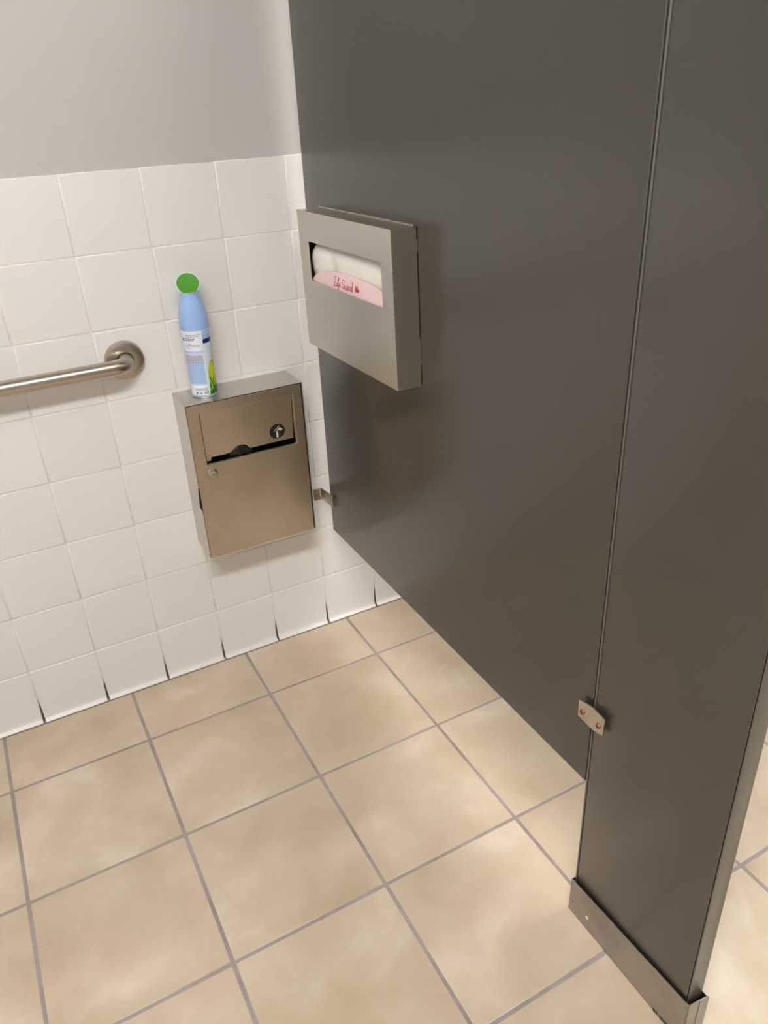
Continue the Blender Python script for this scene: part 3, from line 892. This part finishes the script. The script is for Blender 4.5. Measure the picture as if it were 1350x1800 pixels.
# printed label, laid on the can as thin curved patches: (angle in degrees from the back, height)
def wrap(bm, poly, lift):
    f = bm.faces.new([bm.verts.new((a, z, 0)) for a, z in poly])
    return f
def print_mesh(name, polys, mat, lift, parent, cuts=4):
    bm = bmesh.new()
    for poly in polys:
        wrap(bm, poly, lift)
    bmesh.ops.triangulate(bm, faces=bm.faces[:])
    for _ in range(12):
        long_e = [e for e in bm.edges if abs(e.verts[0].co.x - e.verts[1].co.x) > 9 or abs(e.verts[0].co.y - e.verts[1].co.y) > 0.03]
        if not long_e: break
        bmesh.ops.subdivide_edges(bm, edges=long_e, cuts=1)
        bmesh.ops.triangulate(bm, faces=bm.faces[:])
    for v in bm.verts:
        a, z = math.radians(v.co.x), v.co.y
        r = crad(z) + lift
        v.co = Vector((r * math.cos(a), r * math.sin(a), z))
    return obj(name, bm, mat, parent)
def R4(a0, a1, z0, z1): return [(a0, z0), (a1, z0), (a1, z1), (a0, z1)]
lab = print_mesh('label', [R4(-88, 22, 0.0052, 0.1476)], plain('label_white', srgb(228, 232, 242), 0.35), 0.00012, can)
lab['label'] = 'white and blue back label with small print'
print_mesh('label_block', [R4(-86, 22, 0.098, 0.1045), R4(-86, 17, 0.0795, 0.0965)], plain('label_lilac', srgb(206, 208, 226), 0.35), 0.0002, lab)
print_mesh('label_block', [R4(-86, 17, 0.030, 0.0790), R4(-86, 21, 0.1005, 0.1050)], plain('label_blue', srgb(174, 200, 238), 0.35), 0.00022, lab)
rr = random.Random(21)
lines = []
def textline(z, h, a0, a1, gap=2.0):
    a = a0
    while a < a1:
        wdt = rr.uniform(4, 13)
        lines.append(R4(a, min(a + wdt, a1), z, z + h))
        a += wdt + gap
textline(0.1395, 0.0011, -45, 14); textline(0.1362, 0.0012, -48, 12)
textline(0.1310, 0.0018, -62, -8); textline(0.1278, 0.0018, -62, -12)
textline(0.1205, 0.0011, -50, -25); textline(0.1172, 0.0016, -55, 10); textline(0.1142, 0.0012, -55, 8); textline(0.1105, 0.0010, -55, -38)
for k in range(9):
    textline(0.0945 - k * 0.0021, 0.0010, -70, rr.uniform(8, 16))
textline(0.0210, 0.0011, -40, 16); textline(0.0188, 0.0011, -40, 14); textline(0.0165, 0.0010, -40, 18)
textline(0.0052, 0.0010, -30, 2); textline(0.0045 + 0.003, 0.0009, 6, 16)
lines.append(R4(-72, -60, 0.1262, 0.1335))
# icons: two rings and a triangle at the foot
print_mesh('small_print', lines, plain('label_grey_ink', srgb(112, 114, 144), 0.4), 0.0003, lab)['kind'] = 'stuff'
faint = []
lines_keep = lines; lines = faint
for k in range(14):
    textline(0.0735 - k * 0.0030, 0.0009, -60, rr.uniform(6, 15), 2.5)
print_mesh('faint_print', faint, plain('label_blue_ink', srgb(128, 160, 212), 0.4), 0.0003, lab)['kind'] = 'stuff'
ic = []
def ringp(a, z, ra, rz, wd, n=14, part=1.0):
    for k in range(int(n * part)):
        t0, t1 = 2 * math.pi * k / n, 2 * math.pi * (k + 1) / n
        ic.append([(a + ra * math.cos(t0), z + rz * math.sin(t0)), (a + ra * math.cos(t1), z + rz * math.sin(t1)),
                   (a + ra * wd * math.cos(t1), z + rz * wd * math.sin(t1)), (a + ra * wd * math.cos(t0), z + rz * wd * math.sin(t0))])
ringp(2, 0.0118, 5.2, 0.0025, 0.55); ringp(13, 0.0118, 5.2, 0.0025, 0.55)
ic.append([(-20, 0.0095), (-11, 0.0095), (-15.5, 0.0138)])
ic.append(R4(-38, -31, 0.0098, 0.0135)); ic.append(R4(-30, -26, 0.0098, 0.0110)); ic.append(R4(-42, -36, 0.0060, 0.0085))
print_mesh('icons', ic, plain('label_dark_ink', srgb(74, 76, 108), 0.4), 0.0003, lab)['kind'] = 'stuff'
# front artwork that wraps round the right side
print_mesh('art_sky', [R4(24, 100, 0.1292, 0.1470)], plain('art_sky_blue', srgb(166, 194, 234), 0.35), 0.00014, can)
print_mesh('navy_band', [R4(24, 92, 0.1195, 0.1290)], plain('art_navy', srgb(18, 28, 110), 0.35), 0.00016, can)
print_mesh('art_leaves', [[(24, 0.0055), (110, 0.0055), (110, 0.083), (80, 0.086), (62, 0.080), (48, 0.078), (36, 0.068), (31, 0.058), (31, 0.040), (27, 0.022)]], plain('art_lime', srgb(150, 190, 24), 0.35), 0.00016, can)
print_mesh('art_petals', [[(40, 0.046), (52, 0.040), (66, 0.050), (70, 0.066), (58, 0.076), (44, 0.072), (34, 0.062), (38, 0.054), (50, 0.064), (56, 0.060), (52, 0.050)],
                          [(60, 0.030), (84, 0.028), (96, 0.050), (84, 0.068), (70, 0.052)]], plain('art_yellow', srgb(214, 210, 28), 0.35), 0.00022, can)
print_mesh('art_stems', [[(24, 0.0056), (110, 0.0056), (110, 0.020), (60, 0.024), (40, 0.017), (26, 0.014)], [(30, 0.044), (34, 0.046), (50, 0.024), (46, 0.022)],
                         [(28, 0.034), (34, 0.032), (36, 0.018), (30, 0.018)], [(50, 0.040), (56, 0.040), (50, 0.020), (46, 0.020)]], plain('art_dark_green', srgb(30, 112, 44), 0.35), 0.00026, can)
print_mesh('art_blossom', [[(66, 0.072), (90, 0.068), (92, 0.082), (74, 0.087)]], plain('art_peach', srgb(228, 176, 140), 0.35), 0.0003, can)
